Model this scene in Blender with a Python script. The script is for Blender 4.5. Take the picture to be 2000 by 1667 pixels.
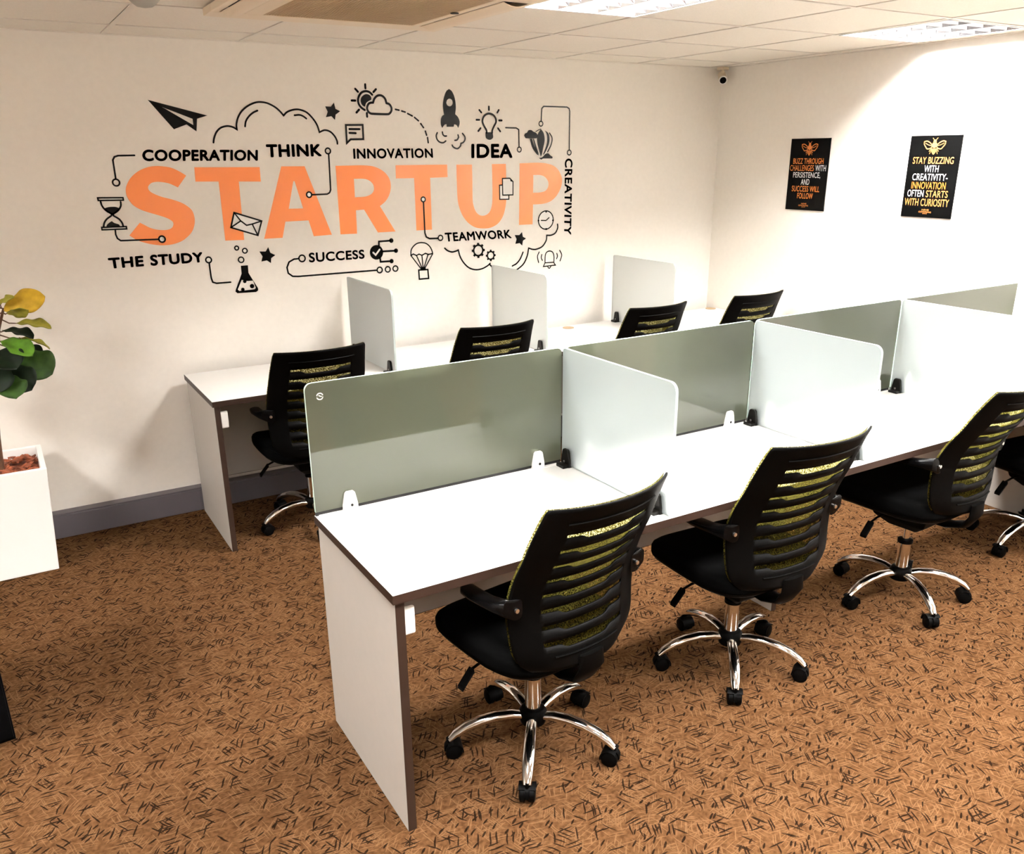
import bpy, bmesh, math, random
from mathutils import Vector, Matrix, geometry
for _o in list(bpy.data.objects): bpy.data.objects.remove(_o)
SC = bpy.context.scene
COL = SC.collection
PI = math.pi
R_ = math.radians

# ------------------------------------------------------------------ camera, world, exposure
cam_d = bpy.data.cameras.new('camera'); cam = bpy.data.objects.new('camera', cam_d); COL.objects.link(cam)
_rt, _up, _bk = (0.856373, -0.516284, -0.008743), (0.178450, 0.280025, 0.943261), (-0.484542, -0.809343, 0.331937)
cam.matrix_world = Matrix(((_rt[0], _up[0], _bk[0], -0.71809), (_rt[1], _up[1], _bk[1], -1.78986), (_rt[2], _up[2], _bk[2], 1.79391), (0, 0, 0, 1)))
cam_d.sensor_fit = 'HORIZONTAL'; cam_d.sensor_width = 36.0; cam_d.lens = 30.0125
cam_d.shift_x = -0.00007; cam_d.shift_y = 0.02725
cam_d.clip_start = 0.05
SC.camera = cam
wd = bpy.data.worlds.new('world'); SC.world = wd; wd.use_nodes = True
wd.node_tree.nodes['Background'].inputs[0].default_value = (.8, .85, 1, 1)
wd.node_tree.nodes['Background'].inputs[1].default_value = 0.05
SC.view_settings.view_transform = 'Standard'; SC.view_settings.look = 'None'
SC.view_settings.exposure = 0.90; SC.view_settings.gamma = 1.0
LIGHT_W = 150.0                    # watts of one ceiling troffer
LIGHT_C = (1.0, .975, .94)

# ------------------------------------------------------------------ dimensions (metres)
H = 2.318; WY = 2.782; RX = 3.6685; LX = -3.0; FY = -4.2
UW = .916; DF = .602; T = .75            # front row: workstation width, desk depth, desk height
YB = 2.096; DB = .616; XB = .031; UB = .909
GX0, GXP, GY0, GYP = 1.12, .61, .69, .595   # ceiling grid

# ------------------------------------------------------------------ materials
def nt(name):
    m = bpy.data.materials.new(name); m.use_nodes = True
    return m, m.node_tree.nodes, m.node_tree.links, m.node_tree.nodes['Principled BSDF']
def pm(name, col, rough=.5, metal=0, spec=.5, coat=0, noise=0, nscale=60, bump=0, **kw):
    m, N, L, b = nt(name)
    b.inputs['Base Color'].default_value = (*col, 1); b.inputs['Roughness'].default_value = rough
    b.inputs['Metallic'].default_value = metal; b.inputs['Specular IOR Level'].default_value = spec
    b.inputs['Coat Weight'].default_value = coat; b.inputs['Coat Roughness'].default_value = .05
    if noise or bump:
        tc = N.new('ShaderNodeTexCoord'); n = N.new('ShaderNodeTexNoise'); n.inputs['Scale'].default_value = nscale
        n.inputs['Detail'].default_value = 4
        L.new(tc.outputs['Object'], n.inputs['Vector'])
        if noise:
            mx = N.new('ShaderNodeMixRGB'); mx.blend_type = 'MULTIPLY'; mx.inputs[0].default_value = 1
            mx.inputs[1].default_value = (*col, 1)
            mr = N.new('ShaderNodeMapRange'); mr.inputs[1].default_value = .3; mr.inputs[2].default_value = .7
            mr.inputs[3].default_value = 1 - noise; mr.inputs[4].default_value = 1 + noise
            L.new(n.outputs['Fac'], mr.inputs[0]); L.new(mr.outputs[0], mx.inputs[2]); L.new(mx.outputs[0], b.inputs['Base Color'])
        if bump:
            bp = N.new('ShaderNodeBump'); bp.inputs['Strength'].default_value = bump; bp.inputs['Distance'].default_value = .002
            L.new(n.outputs['Fac'], bp.inputs['Height']); L.new(bp.outputs[0], b.inputs['Normal'])
    return m

def carpet_mat():
    m, N, L, b = nt('carpet'); b.inputs['Roughness'].default_value = .95; b.inputs['Specular IOR Level'].default_value = .0
    tc = N.new('ShaderNodeTexCoord')
    wn = N.new('ShaderNodeTexNoise'); wn.inputs['Scale'].default_value = 9; L.new(tc.outputs['Object'], wn.inputs['Vector'])
    ws = N.new('ShaderNodeVectorMath'); ws.operation = 'SCALE'; ws.inputs['Scale'].default_value = .03; L.new(wn.outputs['Color'], ws.inputs[0])
    wa = N.new('ShaderNodeVectorMath'); wa.operation = 'ADD'; L.new(tc.outputs['Object'], wa.inputs[0]); L.new(ws.outputs[0], wa.inputs[1])
    def dash(sx, sy, ang, thr, keep, off):
        rt = N.new('ShaderNodeVectorRotate'); rt.rotation_type = 'Z_AXIS'; rt.inputs['Angle'].default_value = R_(ang); L.new(wa.outputs[0], rt.inputs['Vector'])
        mp = N.new('ShaderNodeMapping'); mp.inputs['Scale'].default_value = (sx, sy, 1); mp.inputs['Location'].default_value = (off, off * .7, 0); L.new(rt.outputs[0], mp.inputs['Vector'])
        v = N.new('ShaderNodeTexVoronoi'); v.voronoi_dimensions = '2D'; v.inputs['Scale'].default_value = 1; L.new(mp.outputs[0], v.inputs['Vector'])
        mr = N.new('ShaderNodeMapRange'); mr.inputs[1].default_value = thr; mr.inputs[2].default_value = thr * .80; L.new(v.outputs['Distance'], mr.inputs[0])
        sp = N.new('ShaderNodeSeparateColor'); L.new(v.outputs['Color'], sp.inputs[0])
        gt = N.new('ShaderNodeMath'); gt.operation = 'LESS_THAN'; gt.inputs[1].default_value = keep; L.new(sp.outputs[0], gt.inputs[0])
        mu = N.new('ShaderNodeMath'); mu.operation = 'MULTIPLY'; L.new(mr.outputs[0], mu.inputs[0]); L.new(gt.outputs[0], mu.inputs[1])
        return mu.outputs[0]
    def mx(a, c):
        q = N.new('ShaderNodeMath'); q.operation = 'MAXIMUM'; L.new(a, q.inputs[0]); L.new(c, q.inputs[1]); return q.outputs[0]
    n1 = N.new('ShaderNodeTexNoise'); n1.inputs['Scale'].default_value = 70; n1.inputs['Detail'].default_value = 6; L.new(tc.outputs['Object'], n1.inputs['Vector'])
    cr = N.new('ShaderNodeValToRGB'); L.new(n1.outputs['Fac'], cr.inputs[0])
    cr.color_ramp.elements[0].position = .32; cr.color_ramp.elements[0].color = (.035, .0158, .0062, 1)
    cr.color_ramp.elements[1].position = .68; cr.color_ramp.elements[1].color = (.071, .0340, .0145, 1)
    light = mx(mx(dash(9, 150, 15, .26, .45, 1), dash(9, 150, 75, .26, .45, 5)), mx(dash(11, 140, 130, .26, .4, 9), dash(8, 170, 165, .26, .4, 3)))
    dark = mx(mx(dash(10, 105, 5, .28, .20, 2), dash(11, 108, 62, .28, .18, 7)), mx(dash(11, 100, 118, .28, .16, 4), dash(24, 90, 150, .32, .15, 8)))
    a = N.new('ShaderNodeMixRGB'); a.inputs[2].default_value = (.175, .098, .046, 1); L.new(cr.outputs[0], a.inputs[1])
    lf = N.new('ShaderNodeMath'); lf.operation = 'MULTIPLY'; lf.inputs[1].default_value = .24; L.new(light, lf.inputs[0]); L.new(lf.outputs[0], a.inputs[0])
    d = N.new('ShaderNodeMixRGB'); d.inputs[2].default_value = (.003, .002, .0016, 1); L.new(a.outputs[0], d.inputs[1])
    df = N.new('ShaderNodeMath'); df.operation = 'MULTIPLY'; df.inputs[1].default_value = .85; L.new(dark, df.inputs[0]); L.new(df.outputs[0], d.inputs[0])
    L.new(d.outputs[0], b.inputs['Base Color'])
    bp = N.new('ShaderNodeBump'); bp.inputs['Strength'].default_value = .5; bp.inputs['Distance'].default_value = .003
    L.new(n1.outputs['Fac'], bp.inputs['Height']); L.new(bp.outputs[0], b.inputs['Normal'])
    return m

def glass_mat(name, col, trans, diff, rough, tint, ior=1.5):
    m, N, L, b = nt(name); out = N['Material Output']; N.remove(b)
    d = N.new('ShaderNodeBsdfDiffuse'); d.inputs[0].default_value = (*col, 1)
    t = N.new('ShaderNodeBsdfTranslucent'); t.inputs[0].default_value = (*col, 1)
    m1 = N.new('ShaderNodeMixShader'); m1.inputs[0].default_value = trans; L.new(d.outputs[0], m1.inputs[1]); L.new(t.outputs[0], m1.inputs[2])
    r = N.new('ShaderNodeBsdfRefraction'); r.inputs['Color'].default_value = (*tint, 1); r.inputs['Roughness'].default_value = rough; r.inputs['IOR'].default_value = 1.15
    m2 = N.new('ShaderNodeMixShader'); m2.inputs[0].default_value = diff; L.new(r.outputs[0], m2.inputs[1]); L.new(m1.outputs[0], m2.inputs[2])
    g = N.new('ShaderNodeBsdfGlossy'); g.inputs['Roughness'].default_value = .03
    f = N.new('ShaderNodeFresnel'); f.inputs[0].default_value = ior
    m3 = N.new('ShaderNodeMixShader'); L.new(f.outputs[0], m3.inputs[0]); L.new(m2.outputs[0], m3.inputs[1]); L.new(g.outputs[0], m3.inputs[2])
    L.new(m3.outputs[0], out.inputs[0])
    return m

def mesh_fabric_mat():
    """open woven net: yellow strands with holes one can look through"""
    m, N, L, b = nt('yellow_mesh'); out = N['Material Output']; N.remove(b)
    tc = N.new('ShaderNodeTexCoord'); mp = N.new('ShaderNodeMapping'); mp.inputs['Scale'].default_value = (260, 140, 210); L.new(tc.outputs['Object'], mp.inputs[0])
    v = N.new('ShaderNodeTexVoronoi'); v.inputs['Scale'].default_value = 1; L.new(mp.outputs[0], v.inputs['Vector'])
    mr = N.new('ShaderNodeMapRange'); mr.inputs[1].default_value = .40; mr.inputs[2].default_value = .52; mr.inputs[3].default_value = .22; mr.inputs[4].default_value = 1; L.new(v.outputs['Distance'], mr.inputs[0])
    d = N.new('ShaderNodeBsdfDiffuse'); d.inputs[0].default_value = (.035, .028, .005, 1)
    t = N.new('ShaderNodeBsdfTranslucent'); t.inputs[0].default_value = (.15, .13, .025, 1)
    m1 = N.new('ShaderNodeMixShader'); m1.inputs[0].default_value = .5; L.new(d.outputs[0], m1.inputs[1]); L.new(t.outputs[0], m1.inputs[2])
    tr = N.new('ShaderNodeBsdfTransparent'); tr.inputs[0].default_value = (.46, .43, .20, 1)
    m2 = N.new('ShaderNodeMixShader'); L.new(mr.outputs[0], m2.inputs[0]); L.new(tr.outputs[0], m2.inputs[1]); L.new(m1.outputs[0], m2.inputs[2])
    L.new(m2.outputs[0], out.inputs[0])
    return m

M = {}
M['wall'] = pm('wall_paint', (.87, .82, .75), .6, spec=.3, noise=.015, nscale=40, bump=.05)
M['tile'] = pm('ceiling_tile', (.80, .745, .66), .9, spec=.2, noise=.04, nscale=160, bump=.2)
M['tbar'] = pm('ceiling_bar', (.74, .69, .61), .5)
M['carpet'] = carpet_mat()
M['trunk'] = pm('grey_trunking', (.095, .082, .092), .5)
M['lam'] = pm('white_laminate', (.74, .73, .705), .30, noise=.01, nscale=30)
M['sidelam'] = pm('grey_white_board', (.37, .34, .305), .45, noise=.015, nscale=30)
M['edge'] = pm('dark_brown_edge', (.022, .011, .007), .45, spec=.25)
M['whitepl'] = pm('white_plastic', (.88, .86, .83), .35)
M['blackpl'] = pm('black_plastic', (.001, .0009, .0008), .5, spec=.04)
M['clipblk'] = pm('black_clip', (.003, .0025, .002), .4, spec=.2)
M['fabric'] = pm('black_fabric', (.0015, .0015, .0015), .95, spec=.02)
M['armpl'] = pm('arm_plastic', (.0012, .0012, .0013), .25, spec=.10)
M['chrome'] = pm('chrome', (.82, .80, .78), .09, metal=1)
M['screw'] = pm('screw_metal', (.6, .58, .55), .3, metal=1)
M['ymesh'] = mesh_fabric_mat()
M['glass'] = glass_mat('green_glass', (.19, .205, .15), .45, .55, .28, (.70, .76, .63), 1.65)
M['gedge'] = pm('glass_edge', (.62, .80, .70), .2)
M['frost'] = glass_mat('white_frosted_panel', (.62, .67, .69), .5, .34, .5, (.95, .98, .98), 1.3)
M['frostb'] = glass_mat('clear_frosted_panel', (.78, .80, .79), .6, .60, .4, (.95, .97, .965), 1.25)
M['frostedge'] = pm('frosted_edge', (.36, .41, .39), .4)
M['orange'] = pm('orange_vinyl', (.95, .26, .06), .3, coat=.3, noise=.04, nscale=3)
M['black'] = pm('black_vinyl', (.0015, .0015, .0015), .2, spec=.10)
M['white'] = pm('white_vinyl', (.85, .83, .80), .3)
M['pblack'] = pm('poster_black', (.0012, .0012, .0012), .5, spec=.05)
M['porange'] = pm('poster_orange', (.58, .17, .025), .4)
M['pyellow'] = pm('poster_yellow', (.60, .23, .06), .4)
M['pwhite'] = pm('poster_white', (.6, .6, .61), .4)
M['acpl'] = pm('bounce_tinted_plastic', (.74, .62, .46), .4)  # cream with the warm bounce off the carpet put into its colour
M['acgr'] = pm('brown_grille', (.40, .27, .14), .5)
M['dark'] = pm('dark_void', (.006, .005, .005), .8)
M['alu'] = pm('louvre_aluminium', (.84, .86, .92), .24, metal=1)
M['enamel'] = pm('white_enamel', (.88, .88, .88), .4)
M['dome'] = pm('grey_dome', (.40, .38, .33), .5)
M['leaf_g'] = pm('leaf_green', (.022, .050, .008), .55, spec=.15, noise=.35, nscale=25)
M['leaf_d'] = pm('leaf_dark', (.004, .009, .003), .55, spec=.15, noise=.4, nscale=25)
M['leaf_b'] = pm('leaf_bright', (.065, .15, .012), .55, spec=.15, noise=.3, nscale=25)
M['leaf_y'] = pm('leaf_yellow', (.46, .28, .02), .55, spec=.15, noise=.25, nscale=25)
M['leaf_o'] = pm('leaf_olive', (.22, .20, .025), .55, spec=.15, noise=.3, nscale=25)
M['bark'] = pm('bark_brown', (.10, .045, .02), .9, noise=.3, nscale=60, bump=.5)
M['chip'] = pm('bark_chips', (.23, .055, .018), .8, noise=.6, nscale=45, bump=.5)
M['blackwood'] = pm('black_laminate', (.0015, .0015, .0016), .6, spec=.04)
tubem, _N, _L, _b = nt('tube_light'); _b.inputs['Base Color'].default_value = (1, 1, 1, 1)
_b.inputs['Emission Color'].default_value = (*LIGHT_C, 1); _b.inputs['Emission Strength'].default_value = 6
M['tube'] = tubem

# ------------------------------------------------------------------ mesh helpers
def box(bm, x0, x1, y0, y1, z0, z1, mi=0):
    v = [bm.verts.new(p) for p in ((x0, y0, z0), (x1, y0, z0), (x1, y1, z0), (x0, y1, z0), (x0, y0, z1), (x1, y0, z1), (x1, y1, z1), (x0, y1, z1))]
    fs = []
    for q in ((0, 3, 2, 1), (4, 5, 6, 7), (0, 1, 5, 4), (1, 2, 6, 5), (2, 3, 7, 6), (3, 0, 4, 7)):
        f = bm.faces.new([v[i] for i in q]); f.material_index = mi; fs.append(f)
    return fs          # bottom, top, -y, +x, +y, -x
def loft(bm, rings, cap=True, closed=True, mi=0):
    vr = [[bm.verts.new(p) for p in r] for r in rings]
    n = len(vr[0])
    for a, b in zip(vr, vr[1:]):
        for i in range(n if closed else n - 1):
            f = bm.faces.new((a[i], a[(i + 1) % n], b[(i + 1) % n], b[i])); f.material_index = mi
    if cap and closed:
        bm.faces.new(list(reversed(vr[0]))).material_index = mi; bm.faces.new(vr[-1]).material_index = mi
    return vr
def lathe(bm, prof, n=24, c=(0, 0, 0), mi=0):
    loft(bm, [[(c[0] + r * math.cos(2 * PI * i / n), c[1] + r * math.sin(2 * PI * i / n), c[2] + z) for i in range(n)] for r, z in prof], mi=mi)
def tube(bm, pts, rad, n=12, ell=None, mi=0):
    pts = [Vector(p) for p in pts]; rings = []
    if not isinstance(rad, (list, tuple)): rad = [rad] * len(pts)
    ref = Vector((0, 0, 1))
    for i, p in enumerate(pts):
        d = (pts[min(i + 1, len(pts) - 1)] - pts[max(i - 1, 0)]).normalized()
        s = d.cross(ref)
        if s.length < 1e-3: s = d.cross(Vector((0, 1, 0)))
        s.normalize(); u = s.cross(d)
        k = ell[i] if ell else 1
        rings.append([p + s * (math.cos(2 * PI * j / n) * rad[i]) + u * (math.sin(2 * PI * j / n) * rad[i] * k) for j in range(n)])
    loft(bm, rings, mi=mi)
def cyl_axis(bm, a, b, r, n=20, mi=0): tube(bm, [a, b], [r, r], n, mi=mi)
def obj(name, bm, mats, parent=None, smooth=None, bevel=0, label=None, recalc=True):
    if recalc: bmesh.ops.recalc_face_normals(bm, faces=bm.faces[:])
    me = bpy.data.meshes.new(name); bm.to_mesh(me); bm.free()
    for m in (mats if isinstance(mats, (list, tuple)) else [mats]): me.materials.append(m)
    if smooth is not None:
        me.polygons.foreach_set('use_smooth', [True] * len(me.polygons)); me.set_sharp_from_angle(angle=R_(smooth))
    o = bpy.data.objects.new(name, me); COL.objects.link(o)
    if parent: o.parent = parent
    if bevel:
        b = o.modifiers.new('bevel', 'BEVEL'); b.width = bevel; b.segments = 2; b.limit_method = 'ANGLE'
    if label: o['label'] = label
    return o
def boxobj(name, x0, x1, y0, y1, z0, z1, mat, parent=None, bevel=.0015, label=None):
    bm = bmesh.new(); box(bm, x0, x1, y0, y1, z0, z1); return obj(name, bm, mat, parent, bevel=bevel, label=label)
def thing(name, label, cat, loc=(0, 0, 0), rz=0, group=None):
    o = bpy.data.objects.new(name, None); o.empty_display_size = .1; COL.objects.link(o); o.location = loc; o.rotation_euler = (0, 0, rz)
    o['label'] = label; o['category'] = cat
    if group: o['group'] = group
    return o
def tag(o, label, cat, group=None):
    o['label'] = label; o['category'] = cat
    if group: o['group'] = group
    return o
def struct(name, bm, mats, parent=None, bevel=0):
    o = obj(name, bm, mats, parent, bevel=bevel)
    o['kind'] = 'structure'
    return o
def dup(o, parent=None):
    c = o.copy(); COL.objects.link(c)
    if parent: c.parent = parent
    for ch in list(o.children): dup(ch, c)
    return c

# ------------------------------------------------------------------ flat graphics (vinyl, print)
def catmull(pts, closed):
    n = len(pts); P = [Vector(p) for p in pts]; out = []
    def corner(i):
        if not closed and i in (0, n - 1): return True
        a, b = P[i] - P[i - 1], P[(i + 1) % n] - P[i]
        if a.length < 1e-9 or b.length < 1e-9: return True
        return a.angle(b) > R_(50)
    for i in range(n if closed else n - 1):
        j = (i + 1) % n; p1, p2 = P[i], P[j]; ch = (p2 - p1).length
        m1 = (p2 - p1) if corner(i) else (p2 - P[i - 1]) * .5
        m2 = (p2 - p1) if corner(j) else (P[(j + 1) % n] - p1) * .5
        if m1.length > ch * 1.3: m1 = m1.normalized() * ch * 1.1
        if m2.length > ch * 1.3: m2 = m2.normalized() * ch * 1.1
        for k in range(6):
            t = k / 6; t2 = t * t; t3 = t2 * t
            out.append(p1 * (2 * t3 - 3 * t2 + 1) + m1 * (t3 - 2 * t2 + t) + p2 * (-2 * t3 + 3 * t2) + m2 * (t3 - t2))
    if not closed: out.append(P[-1])
    return out
def g_fill(bm, put, pts, holes=(), sm=0, mi=0):
    loops = [catmull(p, True) if sm else [Vector(q) for q in p] for p in [pts] + list(holes)]
    flat = [q for l in loops for q in l]
    vs = [bm.verts.new(put(q)) for q in flat]
    for t in geometry.tessellate_polygon([[Vector((q[0], q[1], 0)) for q in l] for l in loops]):
        try: f = bm.faces.new([vs[i] for i in t]); f.material_index = mi
        except ValueError: pass
def circ(c, r, n=28, ry=None): return [(c[0] + r * math.cos(2 * PI * i / n), c[1] + (ry or r) * math.sin(2 * PI * i / n)) for i in range(n)]
def g_disc(bm, put, c, r, mi=0): bm.faces.new([bm.verts.new(put(q)) for q in circ(c, r)]).material_index = mi
def g_ring(bm, put, c, r, w, mi=0):
    a = [bm.verts.new(put(q)) for q in circ(c, r + w / 2)]; b = [bm.verts.new(put(q)) for q in circ(c, r - w / 2)]
    for i in range(len(a)): bm.faces.new((a[i], a[(i + 1) % len(a)], b[(i + 1) % len(a)], b[i])).material_index = mi
def g_stroke(bm, put, pts, w, closed=0, sm=0, mi=0):
    P = catmull(pts, closed) if sm else [Vector(p) for p in pts]
    n = len(P)
    if closed: P = P + [P[0], P[1]]
    L, Rr = [], []
    for i, p in enumerate(P):
        a = (p - P[i - 1]) if i else (P[1] - p); b = (P[i + 1] - p) if i + 1 < len(P) else a
        if closed and i == 0: a = P[0] - P[n - 1]
        a = a.normalized(); b = b.normalized(); t = a + b
        t = t.normalized() if t.length > 1e-6 else a
        nn = Vector((-t[1], t[0])); k = w / 2 / max(.45, nn.dot(Vector((-a[1], a[0]))))
        L.append(p + nn * k); Rr.append(p - nn * k)
    if closed: L, Rr = L[:n] + [L[n]], Rr[:n] + [Rr[n]]; L[0], Rr[0] = L[n], Rr[n]
    lv = [bm.verts.new(put(q)) for q in L]; rv = [bm.verts.new(put(q)) for q in Rr]
    for i in range(len(lv) - 1):
        bm.faces.new((lv[i], lv[i + 1], rv[i + 1], rv[i])).material_index = mi
    if not closed:
        for e in (0, -1):
            f = bm.faces.new([bm.verts.new(put(q)) for q in circ(P[e], w / 2 * .98, 14)]); f.material_index = mi
def text_shape(txt, bold, cond=1.0):
    cu = bpy.data.curves.new('txt', 'FONT'); cu.body = txt; cu.size = 1; cu.offset = bold; cu.dimensions = '2D'; cu.fill_mode = 'BOTH'; cu.resolution_u = 6
    cu.space_character = cond
    o = bpy.data.objects.new('txt', cu); COL.objects.link(o)
    dg = bpy.context.evaluated_depsgraph_get(); me = bpy.data.meshes.new_from_object(o.evaluated_get(dg))
    V = [(v.co.x, v.co.y) for v in me.vertices]; Fc = [tuple(p.vertices) for p in me.polygons]
    bpy.data.objects.remove(o); bpy.data.curves.remove(cu); bpy.data.meshes.remove(me)
    xs = [v[0] for v in V]; ys = [v[1] for v in V]; x0, x1, y0, y1 = min(xs), max(xs), min(ys), max(ys)
    return [((x - x0) / (x1 - x0), (y - y0) / (y1 - y0)) for x, y in V], Fc
def g_text(bm, put, txt, quad, weight=.04, space=1.0, mi=0):
    """lettering fitted to a quad; weight thickens the strokes, as a share of the cap height"""
    TL, TR, BR, BL = [Vector(q) for q in quad]
    thin = weight < .03
    V, Fc = text_shape(txt, .004 if thin else 0, space)
    ux = (TR - TL).normalized(); uy = (TL - BL).normalized(); e = weight * (TL - BL).length
    TL, TR, BR, BL = TL + (ux - uy) * e, TR - (ux + uy) * e, BR + (uy - ux) * e, BL + (ux + uy) * e
    for k in ([8] if thin else range(9)):
        d = (ux * math.cos(k * PI / 4) + uy * math.sin(k * PI / 4)) * e if k < 8 else ux * 0
        vs = [bm.verts.new(put((TL * (1 - x) + TR * x) * y + (BL * (1 - x) + BR * x) * (1 - y) + d)) for x, y in V]
        for f in Fc:
            try: bm.faces.new([vs[i] for i in f]).material_index = mi
            except ValueError: pass
def g_gear(bm, put, c, ro, ri, n, mi=0):
    out = []
    for k in range(n):
        a0 = 2 * PI * k / n + PI / 2; q = 2 * PI / n; rb = ro * .80
        for da, r in ((-.5, rb), (-.27, rb), (-.2, ro), (.2, ro), (.27, rb)): out.append((c[0] + r * math.cos(a0 + da * q), c[1] + r * math.sin(a0 + da * q)))
    g_fill(bm, put, out, [circ(c, ri, 24)], 0, mi)
def flat_obj(name, bm, mats, parent, facing, label=None):
    for f in bm.faces:
        f.normal_update()
        if f.normal.dot(Vector(facing)) < 0: f.normal_flip()
    return obj(name, bm, mats, parent, label=label, recalc=False)

# ------------------------------------------------------------------ room shell
def room():
    def pl(name, x0, x1, y0, y1, z0, z1, m):
        bm = bmesh.new(); box(bm, x0, x1, y0, y1, z0, z1); return struct(name, bm, m)
    pl('floor', LX - .1, RX + .1, FY - .1, WY + .1, -.1, 0, M['carpet'])
    pl('wall_back', LX - .1, RX + .1, WY, WY + .1, 0, H + .3, M['wall'])
    pl('wall_right', RX, RX + .1, FY, WY, 0, H + .3, M['wall'])
    pl('wall_left', LX - .1, LX, FY, WY, 0, H + .3, M['wall'])
    pl('wall_front', LX - .1, RX + .1, FY - .1, FY, 0, H + .3, M['wall'])
    bm = bmesh.new()      # grey trunking with a lid line
    box(bm, LX, XB + .0, WY - .062, WY, 0, .118); box(bm, XB, RX, WY - .062, WY, 0, .118)
    box(bm, LX, RX, WY - .058, WY, .118, .1275)
    struct('baseboard_back', bm, M['trunk'], bevel=.002)
    bm = bmesh.new(); box(bm, RX - .012, RX, FY, WY - .07, 0, .1); struct('baseboard_right', bm, M['trunk'], bevel=.002)
LIGHTS = [(0, 0), (3, 0), (-6, 0), (0, -3), (3, -3), (-3, -3), (-3, -6), (0, -6), (3, -6)]   # grid cells that hold a troffer
def ceiling():
    bm = bmesh.new()
    i0 = math.floor((LX - GX0) / GXP); i1 = math.ceil((RX - GX0) / GXP); j0 = math.floor((FY - GY0) / GYP); j1 = math.ceil((WY - GY0) / GYP)
    for i in range(i0, i1):
        for j in range(j0, j1):
            if (i, j) in LIGHTS: continue
            x0 = max(GX0 + i * GXP, LX); x1 = min(GX0 + (i + 1) * GXP, RX); y0 = max(GY0 + j * GYP, FY); y1 = min(GY0 + (j + 1) * GYP, WY)
            if x1 - x0 < .03 or y1 - y0 < .03: continue
            box(bm, x0 + .0135, x1 - .0135, y0 + .0135, y1 - .0135, H + .003, H + .016)
    for i in range(i0, i1 + 1):
        x = GX0 + i * GXP
        if LX < x < RX: box(bm, x - .0105, x + .0105, FY, WY, H, H + .0035, 1)
    for j in range(j0, j1 + 1):
        y = GY0 + j * GYP
        if FY < y < WY: box(bm, LX, RX, y - .010, y + .010, H + .0003, H + .0035, 1)
    for a in ((LX, RX, WY - .02, WY), (LX, RX, FY, FY + .02), (RX - .02, RX, FY, WY), (LX, LX + .02, FY, WY)): box(bm, *a, H - .002, H + .003, 1)
    box(bm, LX - .1, RX + .1, FY - .1, WY + .1, H + .28, H + .3, 0)
    struct('ceiling', bm, [M['tile'], M['tbar']])
room(); ceiling()

# ------------------------------------------------------------------ ceiling troffers
def troffer(i, j, label):
    x0 = GX0 + i * GXP; y0 = GY0 + j * GYP; w, d = GXP, GYP
    t = thing('ceiling_light', label, 'ceiling light', (x0 + w / 2, y0 + d / 2, H), 0, 'square louvred ceiling lights')
    hx, hy = min(w / 2 - .012, RX - x0 - w / 2 - .022), d / 2 - .012
    if hx < .25: hx = .29
    bm = bmesh.new()
    for a in ((-hx, hx, -hy, -hy + .012), (-hx, hx, hy - .012, hy), (-hx, -hx + .012, -hy, hy), (hx - .012, hx, -hy, hy)): box(bm, *a, -.002, .10)
    obj('frame', bm, M['enamel'], t)
    bm = bmesh.new(); box(bm, -hx, hx, -hy, hy, .10, .112); obj('housing', bm, M['enamel'], t)
    bm = bmesh.new(); ix, iy = hx - .012, hy - .012
    for k in (1, 2):          # long reflectors, V shaped
        x = -ix + 2 * ix * k / 3
        loft(bm, [[(x - .034, y, .038), (x + .034, y, .038), (x + .0015, y, 0), (x - .0015, y, 0)] for y in (-iy, iy)])
    for s in (-1, 1): loft(bm, [[(s * ix, y, .038), (s * (ix - .034), y, .038), (s * (ix - .002), y, 0), (s * ix, y, 0)] for y in (-iy, iy)])
    for k in range(1, 7):
        y = -iy + 2 * iy * k / 7
        loft(bm, [[(x, y - .012, .037), (x, y + .012, .037), (x, y + .001, .001), (x, y - .001, .001)] for x in (-ix, ix)])
    obj('louvre', bm, M['alu'], t)
    for k in range(3):
        x = -ix + 2 * ix * (k + .5) / 3
        bm = bmesh.new(); cyl_axis(bm, (x, -iy, .078), (x, iy, .078), .013); obj('tube', bm, M['tube'], t, smooth=40)
    ld = bpy.data.lights.new('lamp', 'AREA'); ld.shape = 'RECTANGLE'; ld.size = 2 * ix - .02; ld.size_y = 2 * iy - .02; ld.energy = LIGHT_W; ld.color = LIGHT_C
    lo = bpy.data.objects.new('lamp_glow', ld); COL.objects.link(lo); lo.parent = t; lo.location = (0, 0, .042)
_ll = ['square louvred ceiling light beside the air conditioner', 'square louvred ceiling light against the right wall', 'square louvred ceiling light beyond the left edge of the picture']
for n, (i, j) in enumerate(LIGHTS):
    troffer(i, j, _ll[n] if n < 3 else 'square louvred ceiling light behind the viewer')

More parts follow.
